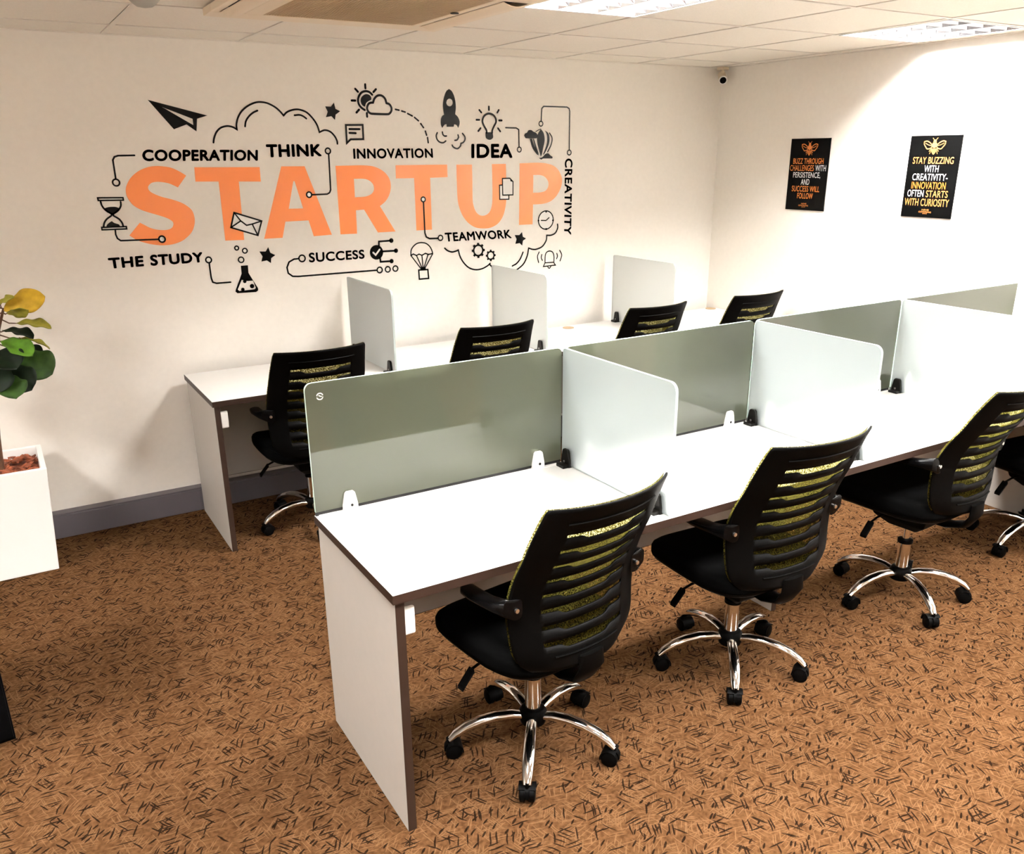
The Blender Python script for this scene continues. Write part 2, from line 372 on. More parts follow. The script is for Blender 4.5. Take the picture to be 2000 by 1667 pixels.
# ------------------------------------------------------------------ desks
def desk(x0, x1, y0, y1, label, group, modz, mody, left_panel, right_panel, grommets, plate):
    t = thing('desk', label, 'desk', (x0, y0, 0), 0, group); w, d = x1 - x0, y1 - y0
    bm = bmesh.new(); fs = box(bm, .0015, w - .0015, .0015, d - .0015, T - .026, T); obj('tabletop', bm, M['lam'], t)
    bm = bmesh.new()
    for a in ((0, w, 0, .0015), (0, w, d - .0015, d), (0, .0015, .0015, d - .0015), (w - .0015, w, .0015, d - .0015)): box(bm, *a, T - .026, T - .0006)
    obj('edge_band', bm, M['edge'], t, label='dark brown edge band')
    for on, a in ((left_panel, .008), (right_panel, w - .008 - .025)):
        if not on: continue
        f0 = 0 if on == 1 else on          # an intermediate support stands back from the front edge
        p = boxobj('side_panel', a, a + .025, .0085 + f0, d - .008, 0, T - .026, M['sidelam'], t)
        boxobj('edge_band', a, a + .025, .007 + f0, .0085 + f0, 0, T - .026, M['edge'], p, 0, 'dark brown edge band')
    m = boxobj('modesty_panel', .034, w - .034, mody, mody + .018, modz, T - .026, M['sidelam'], t)
    boxobj('edge_band', .034, w - .034, mody, mody + .018, modz - .0015, modz, M['edge'], m, 0)
    for gx, gy in grommets:
        bm = bmesh.new(); lathe(bm, [(.030, 0), (.036, 0), (.036, .003), (.030, .003)], 28, (gx - x0, gy - y0, T)); g = obj('grommet', bm, M['acgr'], t, smooth=40)
        bm = bmesh.new(); lathe(bm, [(.0299, 0), (.0299, .0022), (.001, .0022)], 28, (gx - x0, gy - y0, T)); obj('cap', bm, M['bark'], g, smooth=40)
    if plate:
        bm = bmesh.new(); box(bm, .034, .068, .020, .034, T - .136, T - .056)
        obj('bracket', bm, M['whitepl'], t, bevel=.005, label='small white plastic bracket under the tabletop')
    return t
desk(0, 2 * UW, 0, DF, 'white double desk in the front row, at its left open end', 'white desks of the front row', .352, .53, 1, .33, [], 1)
desk(2 * UW, 4 * UW - .001, 0, DF, 'white double desk in the front row touching the right wall', 'white desks of the front row', .352, .53, 0, 1, [], 0)
desk(XB, XB + 2 * UB, YB, YB + DB, 'white double desk along the mural wall, at its left end', 'white desks along the mural wall', .21, 2.60 - YB, 1, .33, [], 1)
desk(XB + 2 * UB, XB + 4 * UB, YB, YB + DB, 'white double desk along the mural wall, in the room corner', 'white desks along the mural wall', .21, 2.60 - YB, 0, 1, [(2.364, 2.647), (XB + 4 * UB - .06, 2.675)], 0)

# ------------------------------------------------------------------ screens between the desks
def panel_mesh(L, z0, z1, th, r0, r1):
    """upright sheet along local x with rounded top corners, centred on local y"""
    out = [(0, z0), (L, z0)]
    for c, r, a0 in (((L, z1), r1, 0), ((0, z1), r0, 90)):
        cx = L - r if a0 == 0 else r
        for k in range(7): a = R_(a0 + 15 * k); out.append((cx + r * math.cos(a), z1 - r + r * math.sin(a)))
    return out
def panel_obj(name, L, z0, z1, th, r0, r1, m, me, parent):
    bm = bmesh.new(); o = panel_mesh(L, z0, z1, th, r0, r1)
    a = [bm.verts.new((x, -th / 2, z)) for x, z in o]; b = [bm.verts.new((x, th / 2, z)) for x, z in o]; n = len(o)
    bm.faces.new(a); bm.faces.new(list(reversed(b)))
    for i in range(n): bm.faces.new((a[i], b[i], b[(i + 1) % n], a[(i + 1) % n])).material_index = 1
    return obj(name, bm, [m, me], parent)
def clip(name, parent, x, m, th, foot_side, foot=.026):
    """tapered screen clamp standing on the desk at local x; both cheeks of the sheet"""
    bm = bmesh.new()
    for s in (-1, 1):
        y0, y1 = (th / 2 + .0005) * s, (th / 2 + .011) * s
        o = [(-.025, 0), (.025, 0), (.024, .020), (.0165, .058), (.011, .064), (-.011, .064), (-.0165, .058), (-.024, .020)]
        loft(bm, [[(x + px, y, T + pz) for px, pz in o] for y in (y0, y1)])
    box(bm, x - .024, x + .024, -.012, .012, T, T + .006)
    if foot: box(bm, x - .022, x + .022, min(foot_side * .012, foot_side * (.012 + foot)), max(foot_side * .012, foot_side * (.012 + foot)), T, T + .012)
    c = obj(name, bm, m, parent, bevel=.0015)
    bm = bmesh.new(); s = foot_side
    cyl_axis(bm, (x + .004, s * (th / 2 + .0105), T + .018), (x + .004, s * (th / 2 + .0125), T + .018), .0045, 14)
    obj('screw', bm, M['clipblk'] if m is M['whitepl'] else M['screw'], c, smooth=40)
    return c
def glass_screen(x0, x1, label, first=False, r1=.02):
    t = thing('glass_screen', label, 'desk screen', (x0, DF - .008, 0), 0, 'green glass screens along the back of the front desks')
    L = x1 - x0
    p = panel_obj('pane', L, T + .0132, T + .4185, .010, .022, r1, M['glass'], M['gedge'], t)
    clip('clamp', t, .11, M['whitepl'], .010, -1, 0); clip('clamp', t, L - .10, M['whitepl'], .010, -1, 0)
    if first:      # small round etched maker's mark in the corner
        bm = bmesh.new(); put = lambda q: (q[0], -.0053, q[1])
        c = (.044, T + .376)
        for a0 in (20, 200): g_stroke(bm, put, [(c[0] + .0095 * math.cos(R_(a0 + k * 14)), c[1] + .0095 * math.sin(R_(a0 + k * 14))) for k in range(11)], .003)
        g_stroke(bm, put, [(c[0] - .003, c[1] + .003), (c[0] + .001, c[1]), (c[0] + .005, c[1] - .001)], .003)
        flat_obj('etched_mark', bm, M['white'], p, (0, -1, 0))
    bm = bmesh.new(); box(bm, .001, L - .001, -.003, .006, T, T + .0125); obj('dark_strip', bm, M['dark'], t)  # black strip filling the gap below the pane
    bm = bmesh.new(); box(bm, .010, L - .010, -.018, -.0032, T, T + .003); obj('foot_strip', bm, M['whitepl'], t)
    return t
glass_screen(.003, UW - .007, 'greenish glass screen at the left open end of the front desks', True)
glass_screen(UW + .007, 2 * UW - .007, 'greenish glass screen second from the left on the front desks')
glass_screen(2 * UW + .007, 3 * UW - .007, 'greenish glass screen third from the left on the front desks')
glass_screen(3 * UW + .007, 4 * UW - .012, 'greenish glass screen next to the right wall', r1=.006)
def divider(x, y0, y1, z1, label, group, backfoot, m='frost'):
    t = thing('desk_divider', label, 'desk divider', (x, y0, 0), PI / 2, group); L = y1 - y0
    panel_obj('sheet', L, T + .004, T + z1, .010, .03, .012, M[m], M['frostedge'], t)
    clip('clamp', t, .055, M['clipblk'], .010, 1); clip('clamp', t, L - backfoot, M['clipblk'], .010, 1)
g = 'white dividers across the front desks'
divider(UW, .008, DF - .0165, .4185, 'white divider across the front desks, nearest the open end', g, .035)
divider(2 * UW, .008, DF - .0165, .4185, 'white divider on the front desks between second and third seats', g, .035)
divider(3 * UW, .008, DF - .0165, .4185, 'white divider on the front desks, closest to the right wall', g, .035)
g = 'frosted dividers across the desks along the mural wall'
divider(XB + UB, YB + .012, YB + DB - .004, .424, 'frosted divider under the words SUCCESS on the mural wall', g, .06, 'frostb')
divider(XB + 2 * UB, YB + .012, YB + DB - .004, .424, 'frosted divider whose top corner overlaps the mural cloud line', g, .06, 'frostb')
divider(XB + 3 * UB, YB + .012, YB + DB - .004, .424, 'frosted divider nearest the room corner, right of the mural', g, .06, 'frostb')

# ------------------------------------------------------------------ office chair
def sstep(a, b, x): x = max(0, min(1, (x - a) / (b - a))); return x * x * (3 - 2 * x)
ZB0, ZB1 = .440, .975
def back_w(t):
    w = .216 + .020 * math.sin(PI * min(1, t / .97))
    if t < .16: w *= 1 - .24 * (1 - t / .16) ** 2.6
    if t > .975: w *= 1 - .03 * ((t - .975) / .025) ** 2
    return w
def back_y(t):
    y = -.258 + .022 * math.sin(PI * min(1, t / .70))
    return y - (.118 * ((t - .35) / .65) ** 1.6 if t > .35 else 0)
def back_pt(s, t, dy=0, dw=0):
    return (s * (back_w(t) + dw), back_y(t) + .060 * (abs(s) ** 2.2) + dy, ZB0 + (ZB1 - ZB0) * t)
def make_chair():
    t = thing('office_chair', '', 'office chair')
    for k in range(5):
        bm = bmesh.new()
        tube(bm, [(.030, 0, .112), (.07, 0, .122), (.12, 0, .124), (.17, 0, .116), (.215, 0, .101), (.25, 0, .080), (.270, 0, .060)],
             [.0165, .018, .019, .0195, .019, .017, .013], 14, [.75, .75, .75, .75, .75, .75, .75])
        a = obj('base_arm', bm, M['chrome'], t, smooth=60); a['_k'] = k
        bm = bmesh.new(); cx = .272
        lathe(bm, [(.006, .035), (.006, .070)], 12, (cx, 0, 0))
        ring = [(math.cos(R_(q)), math.sin(R_(q))) for q in range(-10, 191, 20)]      # hood over the wheels
        loft(bm, [[(cx - .012 + .029 * c, y, .028 + .029 * s) for c, s in ring] for y in (-.0055, .0055)])
        loft(bm, [[(cx - .012 + r * c, y, .028 + r * s) for c, s in ring[3:]] + [(cx - .012 + (r - .004) * c, y, .028 + (r - .004) * s) for c, s in reversed(ring[3:])] for y, r in ((-.026, .030), (.026, .030))])
        c = obj('caster', bm, M['blackpl'], t, smooth=40); c['_k'] = k
        for s in (-1, 1):
            bm = bmesh.new()
            tube(bm, [(cx - .012, s * .007, .026), (cx - .012, s * .021, .026), (cx - .012, s * .024, .026)], [.026, .026, .021], 22); obj('wheel', bm, M['blackpl'], c, smooth=40)
    bm = bmesh.new(); lathe(bm, [(.020, .082), (.040, .086), (.044, .100), (.044, .125), (.036, .138), (.026, .142)], 28); obj('hub', bm, M['blackpl'], t, smooth=35)
    bm = bmesh.new(); lathe(bm, [(.0255, .140), (.0255, .258), (.022, .262)], 28); c = obj('gas_column', bm, M['chrome'], t, smooth=35)
    bm = bmesh.new(); lathe(bm, [(.014, .2625), (.014, .372)], 20); obj('piston', bm, M['chrome'], c, smooth=35)
    bm = bmesh.new(); lathe(bm, [(.030, .252), (.030, .266), (.0145, .270)], 24); obj('collar', bm, M['blackpl'], c, smooth=35)
    # tilt mechanism and the bar that carries the back
    bm = bmesh.new()
    loft(bm, [[(sx * w, y, z) for sx, y in ((-1, -d), (1, -d), (1, d), (-1, d))] for w, d, z in ((.045, .06, .285), (.085, .11, .325), (.10, .13, .388))])
    obj('tilt_mechanism', bm, M['blackpl'], t, bevel=.006)['_up'] = 1
    bm = bmesh.new()
    tube(bm, [(0, -.08, .350), (0, -.17, .352), (0, -.235, .375), (0, -.262, .42), (0, -.262, .47)], [.04, .045, .048, .05, .045], 14, [.25] * 5)
    obj('back_bar', bm, M['blackpl'], t, smooth=50)['_up'] = 1
    bm = bmesh.new(); tube(bm, [(-.08, .03, .365), (-.17, .04, .35), (-.205, .045, .335)], .005, 8)
    loft(bm, [[(-.200 - a, .045 + c, .335 - a * 1.1 + b) for b, c in ((-.006, -.014), (.006, -.014), (.006, .014), (-.006, .014))] for a in (0, .045)])
    obj('height_lever', bm, M['blackpl'], t, bevel=.003)['_up'] = 1
    # seat: lofted superellipse cushion over a plastic pan
    def ring(z, sc, droop=1):
        o = []
        for k in range(48):
            a = 2 * PI * k / 48; c, s = math.cos(a), math.sin(a); e = 2 / 4.2
            x = .245 * sc * math.copysign(abs(c) ** e, c); y = .02 + .24 * (sc ** 1) * math.copysign(abs(s) ** e, s)
            x *= 1 - .10 * max(0, -y - .05) / .2
            zz = z - droop * .030 * max(0, (y - .10) / .16) ** 2 + .006 * (abs(x) / .24) ** 2
            o.append((x, y, zz))
        return o
    bm = bmesh.new(); loft(bm, [ring(.412, .95), ring(.418, .985), ring(.432, 1), ring(.455, 1), ring(.468, .975), ring(.476, .92), ring(.478, .75), ring(.474, .4), ring(.473, .1)])
    obj('seat', bm, M['fabric'], t, smooth=60)['_up'] = 1
    bm = bmesh.new(); loft(bm, [ring(.386, .72), ring(.390, .88), ring(.405, .955), ring(.4125, .96)])
    obj('seat_pan', bm, M['blackpl'], t, smooth=50)['_up'] = 1
    # slotted back frame
    S = [-1, -.97, -.88, -.76, -.66, -.64] + [-.6 + .04 * i for i in range(31)] + [.64, .66, .76, .88, .97, 1]
    cs = [.155 + .096 * k for k in range(8)]
    def up(c, s): return c + .016
    def lo(c, s): return c - .010 - .023 * (sstep(.42, .30, abs(s + .02)))
    rows = [lambda s: 0.0, lambda s: .02, lambda s: .06, lambda s: .10]
    kinds = ['f', 'f', 'f', 'f']
    for k, c in enumerate(cs):
        rows += [lambda s, c=c: lo(c, s), lambda s, c=c: up(c, s)]; kinds += ['slot', 'f']
        if k < 7: rows.append(lambda s, c=c: c + .016 + (.096 - .016 - .033) * .5); kinds.append('f')
    rows += [lambda s: .88, lambda s: .93, lambda s: .98, lambda s: 1.0]; kinds += ['f'] * 4
    bm = bmesh.new(); V = [[bm.verts.new(back_pt(s, r(s))) for s in S] for r in rows]
    for i in range(len(rows) - 1):
        for j in range(len(S) - 1):
            if kinds[i] == 'slot' and -.65 < S[j] and S[j + 1] < .65: continue
            bm.faces.new((V[i][j], V[i][j + 1], V[i + 1][j + 1], V[i + 1][j]))
    for q, e in ((.085, .55), (.905, .70)): tube(bm, [back_pt(e * k / 12, q, -.008) for k in range(-12, 13)], .003, 6)
    b = obj('back_frame', bm, M['blackpl'], t, smooth=40, recalc=False); b['_up'] = 1
    so = b.modifiers.new('solid', 'SOLIDIFY'); so.thickness = .0055; so.offset = 1
    # mesh sheet stretched over its front
    bm = bmesh.new(); tt = [i / 30 for i in range(31)]
    V = [[bm.verts.new(back_pt(s, q, .0065, .0012)) for s in S] for q in tt]
    for i in range(30):
        for j in range(len(S) - 1): bm.faces.new((V[i][j], V[i + 1][j], V[i + 1][j + 1], V[i][j + 1]))
    e = obj('mesh_back', bm, M['ymesh'], t, smooth=60, recalc=False, label='olive yellow mesh'); e['_up'] = 1
    # flip-up arms hinged on the back frame
    for s in (-1, 1):
        bm = bmesh.new()
        P = [(s * .222, -.205, .655), (s * .243, -.20, .664), (s * .254, -.17, .662), (s * .256, -.12, .656), (s * .254, -.06, .650), (s * .250, -.015, .648), (s * .246, .005, .647)]
        Wd = [.018, .022, .024, .025, .026, .024, .014]; Ht = [.030, .026, .018, .013, .012, .011, .008]
        rings = []
        for (x, y, z), w, h in zip(P, Wd, Ht):
            rings.append([(x + w * math.copysign(abs(math.cos(2 * PI * q / 16)) ** .6, math.cos(2 * PI * q / 16)), y, z + h * math.copysign(abs(math.sin(2 * PI * q / 16)) ** .6, math.sin(2 * PI * q / 16))) for q in range(16)])
        loft(bm, rings)
        a = obj('armrest', bm, M['armpl'], t, smooth=50); a['_up'] = 1
        bm = bmesh.new(); cyl_axis(bm, (s * .226, -.2055, .655), (s * .226, -.212, .655), .0065, 14); obj('hinge_screw', bm, M['screw'], a, smooth=40)
    return t
chair0 = make_chair(); _used = [False]
def place_chair(x, y, head, phase, lift, label, group, tilt=0):
    """head: heading of the seat, phase: direction of one base arm (degrees, world)"""
    c = chair0 if not _used[0] else dup(chair0)
    _used[0] = True
    c.location = (x, y, 0); c.rotation_euler = (0, 0, R_(head)); c['label'] = label; c['group'] = group
    for ch in c.children:
        if '_k' in ch: ch.rotation_euler = (0, 0, R_(phase - head + 72 * ch['_k']))
        if '_up' in ch: ch.location = (0, 0, lift)
        if tilt and ch.name.split('.')[0] in ('back_frame', 'mesh_back'):      # this back is reclined about its lower end
            a = R_(tilt); py, pz = -.25, .50
            ch.rotation_euler = (a, 0, 0); ch.location = (0, py - (py * math.cos(a) - pz * math.sin(a)), lift + pz - (py * math.sin(a) + pz * math.cos(a)))
g1 = 'black mesh office chairs along the front desks'; g2 = 'black mesh office chairs at the desks along the mural wall'
place_chair(.512, .150, 7, 90, 0, 'black mesh-backed office chair nearest the viewer, at the open desk end', g1)
place_chair(1.38, .16, -2, 86, 0, 'black office chair between the first and second white dividers', g1)
place_chair(2.355, .15, 4, 100, .042, 'black office chair raised higher, its chrome piston showing', g1, 5)
place_chair(3.345, .14, -6, 180, .0, 'black office chair cut off by the right edge of the photo', g1)
place_chair(.50, 2.25, 0, 44, .0, 'black office chair partly hidden by the leftmost glass screen', g2)
place_chair(1.44, 2.26, 0, 60, .01, 'black office chair between the first and second frosted dividers', g2)
place_chair(2.48, 2.25, 2, 50, .01, 'black office chair between the second and third frosted dividers', g2)
place_chair(3.265, 2.24, 2, 70, .01, 'black office chair in the far room corner', g2)
for o in bpy.data.objects:
    for kk in ('_k', '_up'):
        if kk in o: del o[kk]

# ------------------------------------------------------------------ wall mural
MURAL = [
 ('letter','orange letter S',[('o',('F',1,[(181,1710),(153,1729),(117,1747),(80,1754),(47,1756),(9,1751),(-34,1734),(-71,1706),(-94,1673),(-102,1649),(-101,1623),(-91,1598),(-74,1576),(-43,1556),(-4,1541),(36,1527),(69,1513),(88,1499),(92,1488),(86,1472),(70,1462),(44,1459),(11,1463),(-18,1473),(-41,1487),(-61,1499),(-116,1442),(-88,1420),(-49,1403),(-8,1392),(34,1387),(78,1390),(119,1402),(152,1423),(178,1450),(192,1483),(195,1514),(188,1545),(167,1568),(139,1586),(98,1602),(57,1614),(29,1626),(10,1637),(0,1650),(1,1665),(16,1679),(37,1684),(62,1683),(95,1676),(119,1665),(135,1656)],[]))]),
 ('letter','first orange letter T',[('o',('F',0,[(224,1748),(543,1744),(542,1674),(431,1677),(426,1391),(331,1393),(332,1679),(221,1681)],[]))]),
 ('letter','orange letter A',[('o',('F',0,[(654,1746),(777,1745),(896,1393),(795,1390),(774,1473),(649,1472),(626,1391),(529,1391)],[[(710,1672),(717,1672),(750,1535),(673,1536)]]))]),
 ('letter','orange letter R',[('o',('F',1,[(945,1745),(1020,1745),(1104,1745),(1165,1737),(1217,1712),(1248,1675),(1255,1630),(1243,1589),(1219,1556),(1184,1531),(1269,1391),(1163,1391),(1090,1516),(1043,1514),(1040,1391),(945,1392)],[[(1043,1677),(1099,1676),(1131,1666),(1152,1644),(1153,1614),(1134,1594),(1101,1584),(1042,1582)]]))]),
 ('letter','second orange letter T',[('o',('F',0,[(1290,1743),(1607,1742),(1607,1675),(1497,1673),(1496,1390),(1398,1390),(1398,1674),(1288,1674)],[]))]),
 ('letter','orange letter U',[('o',('F',1,[(1666,1741),(1767,1740),(1767,1654),(1766,1561),(1770,1517),(1786,1478),(1808,1459),(1831,1453),(1858,1458),(1882,1477),(1896,1513),(1900,1557),(1901,1651),(1900,1741),(1994,1741),(1995,1649),(1995,1548),(1987,1492),(1969,1442),(1935,1404),(1887,1383),(1836,1380),(1780,1389),(1735,1416),(1700,1456),(1676,1509),(1667,1564),(1666,1656)],[]))]),
 ('letter','orange letter P',[('o',('F',1,[(2090,1743),(2144,1744),(2207,1745),(2263,1742),(2320,1730),(2364,1704),(2390,1664),(2395,1629),(2383,1589),(2351,1546),(2308,1518),(2250,1506),(2184,1505),(2180,1388),(2083,1389)],[[(2186,1675),(2228,1675),(2264,1666),(2289,1643),(2296,1620),(2289,1597),(2268,1579),(2228,1573),(2184,1573)]]))]),
 ('lettering','black word COOPERATION',[('k',('T','COOPERATION',[(-4,1831),(543,1827),(537,1774),(-9,1778)]))]),
 ('lettering','black word THINK',[('k',('T','THINK',[(585,1853),(874,1853),(874,1793),(583,1790)]))]),
 ('lettering','black word INNOVATION',[('k',('T','INNOVATION',[(1049,1831),(1518,1830),(1520,1779),(1048,1778)]))]),
 ('lettering','black word IDEA',[('k',('T','IDEA',[(1765,1853),(2039,1853),(2040,1774),(1763,1775)]))]),
 ('lettering','black word CREATIVITY running downwards',[('k',('T','CREATIVITY',[(2472,1767),(2469,1310),(2414,1316),(2414,1767)]))]),
 ('lettering','black word TEAMWORK',[('k',('T','TEAMWORK',[(1575,1369),(2020,1365),(2030,1313),(1580,1317)]))]),
 ('lettering','black word SUCCESS',[('k',('T','SUCCESS',[(758,1306),(1075,1304),(1075,1254),(757,1254)]))]),
 ('lettering','black word THE',[('k',('T','THE',[(-228,1343),(-68,1344),(-71,1293),(-227,1292)]))]),
 ('lettering','black word STUDY',[('k',('T','STUDY',[(-38,1346),(211,1344),(212,1293),(-41,1292)]))]),
 ('hourglass','black hourglass icon',[('k',('S',0,[(-229,1619),(-119,1616),(-119,1605),(-228,1607)],5.4,1)),('k',('S',1,[(-219,1601),(-215,1581),(-201,1560),(-179,1544),(-183,1536),(-204,1522),(-217,1506),(-223,1489)],6.3,0)),('k',('S',1,[(-132,1598),(-135,1578),(-150,1558),(-173,1544),(-173,1536),(-151,1520),(-140,1502),(-137,1485)],6.4,0)),('k',('F',1,[(-208,1571),(-187,1576),(-159,1576),(-141,1568),(-155,1552),(-176,1539),(-184,1542),(-202,1558)],[])),('k',('F',1,[(-211,1487),(-208,1495),(-196,1505),(-184,1512),(-174,1503),(-155,1495),(-151,1484)],[])),('k',('S',0,[(-232,1485),(-124,1484),(-124,1473),(-232,1474)],5.6,1))]),
 ('connector_line','black line from hourglass to S',[('k',('S',0,[(-175,1468),(-176,1449),(-171,1431),(-158,1420),(15,1417)],6.0,0)),('w',('O',(29,1417),15.0)),('k',('R',(29,1417),14.5,6.6))]),
 ('connector_line','black line left of COOPERATION',[('k',('S',0,[(-41,1805),(-113,1804),(-129,1799),(-138,1785),(-138,1700)],6.2,0)),('k',('R',(-139,1685),15.0,6.2))]),
 ('connector_line','black line after THE STUDY',[('k',('R',(237,1303),14.0,6.1)),('k',('S',0,[(238,1287),(239,1213),(244,1191),(262,1184),(333,1184)],6.2,0))]),
 ('bubble','small black ring above the flask',[('k',('R',(383,1353),9.8,5.5))]),
 ('bubble','small black ring above the flask',[('k',('R',(423,1337),11.8,5.6))]),
 ('bubble','small black ring above the flask',[('k',('R',(399,1293),13.7,5.6))]),
 ('star','black star beside the flask',[('k',('F',0,[(545,1348),(553,1319),(578,1305),(555,1291),(551,1266),(531,1281),(502,1277),(511,1303),(497,1329),(530,1327)],[]))]),
 ('star','black star right of the cloud',[('k',('F',0,[(961,2055),(967,2025),(992,2014),(966,1997),(960,1971),(942,1989),(912,1984),(924,2010),(912,2036),(943,2035)],[]))]),
 ('flask','black flask icon',[('k',('F',0,[(394,1263),(430,1263),(429,1224),(470,1141),(469,1130),(458,1123),(361,1125),(352,1134),(355,1144),(394,1223)],[[(390,1191),(421,1183),(448,1183),(459,1145),(452,1138),(372,1135),(365,1144)]])),('k',('O',(405,1182),8.8)),('k',('O',(440,1155),11.5)),('k',('O',(391,1142),8.9))]),
 ('connector_line','black line from THINK to A',[('k',('R',(909,1819),14.0,6.3)),('k',('S',0,[(912,1804),(908,1624),(901,1610),(887,1603),(806,1602)],6.4,0)),('w',('O',(788,1603),14.3)),('k',('R',(788,1603),13.6,6.4))]),
 ('envelope','black outlined envelope icon',[('w',('F',0,[(390,1528),(525,1481),(498,1410),(366,1456)],[])),('k',('S',0,[(390,1528),(525,1481),(498,1410),(366,1456)],6.1,1)),('k',('S',0,[(390,1528),(418,1487),(446,1463),(475,1468),(525,1481)],5.5,0)),('k',('S',0,[(366,1456),(417,1485)],5.5,0)),('k',('S',0,[(498,1410),(475,1468)],5.5,0))]),
 ('cloud_outline','large black cloud outline',[('k',('S',1,[(329,1861),(335,1883),(349,1909),(372,1929),(403,1937),(429,1933),(449,1922),(450,1946),(461,1977),(482,2006),(512,2029),(547,2045),(578,2050),(614,2045),(650,2028),(673,2009),(690,1989),(710,2006),(743,2017),(775,2018),(812,2005),(842,1976),(862,1944),(871,1911),(900,1921),(929,1914),(951,1893),(963,1869),(964,1854)],7.0,0)),('k',('S',1,[(491,1936),(498,1961),(516,1984),(539,2001),(560,2010)],6.9,0)),('k',('S',1,[(747,1991),(773,1993),(791,1987),(807,1976)],7.0,0))]),
 ('paper_plane','black paper plane icon',[('k',('F',0,[(52,2049),(315,1984),(265,1969),(255,1912),(213,1943),(152,1921)],[[(111,2019),(244,1968),(244,1940)]]))]),
 ('speech_bubble','black outlined speech bubble icon',[('k',('S',0,[(1018,1947),(1112,1948),(1111,1877),(1039,1876),(1017,1858)],8.0,1)),('k',('S',0,[(1036,1927),(1093,1927)],8.6,0)),('k',('S',0,[(1035,1908),(1070,1907)],8.6,0))]),
 ('sun','black sun icon behind small cloud',[('k',('S',1,[(1176,2098),(1161,2110),(1142,2114),(1121,2109),(1106,2096),(1096,2076),(1096,2055),(1105,2039),(1118,2028),(1129,2022)],9.1,0)),('k',('F',1,[(1170,2084),(1162,2095),(1145,2100),(1128,2095),(1114,2083),(1109,2068),(1112,2052),(1122,2041),(1132,2038),(1138,2054),(1150,2064),(1169,2073)],[])),('k',('S',0,[(1140,2147),(1140,2128)],9.1,0)),('k',('S',0,[(1083,2124),(1097,2110)],9.0,0)),('k',('S',0,[(1199,2125),(1184,2111)],9.1,0)),('k',('S',0,[(1059,2067),(1079,2067)],9.1,0)),('k',('S',0,[(1097,2023),(1082,2009)],9.2,0)),('k',('S',0,[(1140,2007),(1140,1989)],9.2,0))]),
 ('cloud_outline','small black cloud outline',[('k',('S',1,[(1170,2004),(1154,2009),(1144,2023),(1144,2038),(1153,2053),(1165,2058),(1178,2059),(1187,2078),(1201,2091),(1218,2096),(1235,2092),(1249,2078),(1255,2058),(1271,2053),(1282,2037),(1281,2020),(1270,2007),(1258,2003)],9.2,1))]),
 ('dashed_arc','black dashed curve right of the small cloud',[('k',('S',0,[(1305,2028),(1326,2024)],6.7,0)),('k',('S',0,[(1342,2020),(1362,2015)],6.7,0)),('k',('S',0,[(1376,2008),(1403,1996)],6.8,0)),('k',('S',0,[(1416,1989),(1439,1972)],6.8,0)),('k',('S',0,[(1452,1957),(1468,1937)],6.9,0)),('k',('S',0,[(1478,1919),(1485,1898)],6.9,0)),('k',('S',0,[(1490,1886),(1493,1859)],7.0,0))]),
 ('rocket','black rocket icon',[('k',('F',1,[(1633,2138),(1650,2127),(1664,2102),(1671,2071),(1672,2040),(1667,2009),(1683,1995),(1693,1975),(1693,1957),(1684,1936),(1673,1952),(1659,1956),(1655,1943),(1611,1942),(1611,1957),(1598,1953),(1583,1936),(1575,1954),(1576,1980),(1585,1998),(1597,2005),(1593,2029),(1592,2059),(1600,2094),(1615,2125)],[[(1653,2069),(1652,2062),(1648,2056),(1642,2051),(1635,2049),(1628,2050),(1621,2053),(1617,2058),(1614,2065),(1615,2072),(1618,2079),(1623,2084),(1629,2087),(1636,2088),(1643,2086),(1649,2082),(1652,2076)]]))]),
 ('smoke','black curved smoke strokes under rocket',[('k',('S',1,[(1551,1911),(1544,1895),(1549,1876),(1565,1862),(1586,1859),(1603,1868)],6.6,0)),('k',('S',1,[(1583,1915),(1586,1902),(1596,1894),(1608,1894)],6.6,0)),('k',('S',1,[(1681,1900),(1685,1888),(1675,1874),(1660,1871)],6.7,0)),('k',('S',1,[(1710,1908),(1725,1890),(1724,1873),(1713,1860),(1698,1855),(1694,1841),(1678,1828),(1663,1829),(1648,1837),(1642,1846)],6.7,0))]),
 ('light_bulb','black light bulb icon with rays',[('k',('S',1,[(1868,1913),(1866,1926),(1849,1952),(1841,1973),(1847,1994),(1863,2009),(1886,2015),(1912,2008),(1928,1990),(1930,1969),(1917,1948),(1905,1926),(1904,1913)],9.0,0)),('k',('F',1,[(1859,1915),(1907,1915),(1910,1889),(1902,1879),(1887,1874),(1870,1878),(1861,1887)],[])),('k',('S',0,[(1885,2052),(1885,2034)],8.3,0)),('k',('S',0,[(1822,2033),(1835,2020)],8.3,0)),('k',('S',0,[(1950,2035),(1940,2021)],8.4,0)),('k',('S',0,[(1802,1981),(1821,1981)],8.4,0)),('k',('S',0,[(1951,1979),(1969,1979)],8.5,0)),('k',('S',0,[(1828,1937),(1813,1921)],8.4,0)),('k',('S',0,[(1943,1937),(1958,1920)],8.5,0))]),
 ('connector_line','black line from light bulb down to IDEA',[('k',('S',0,[(1995,1940),(2067,1939),(2084,1930),(2086,1835)],5.9,0)),('k',('R',(2087,1820),13.7,5.5))]),
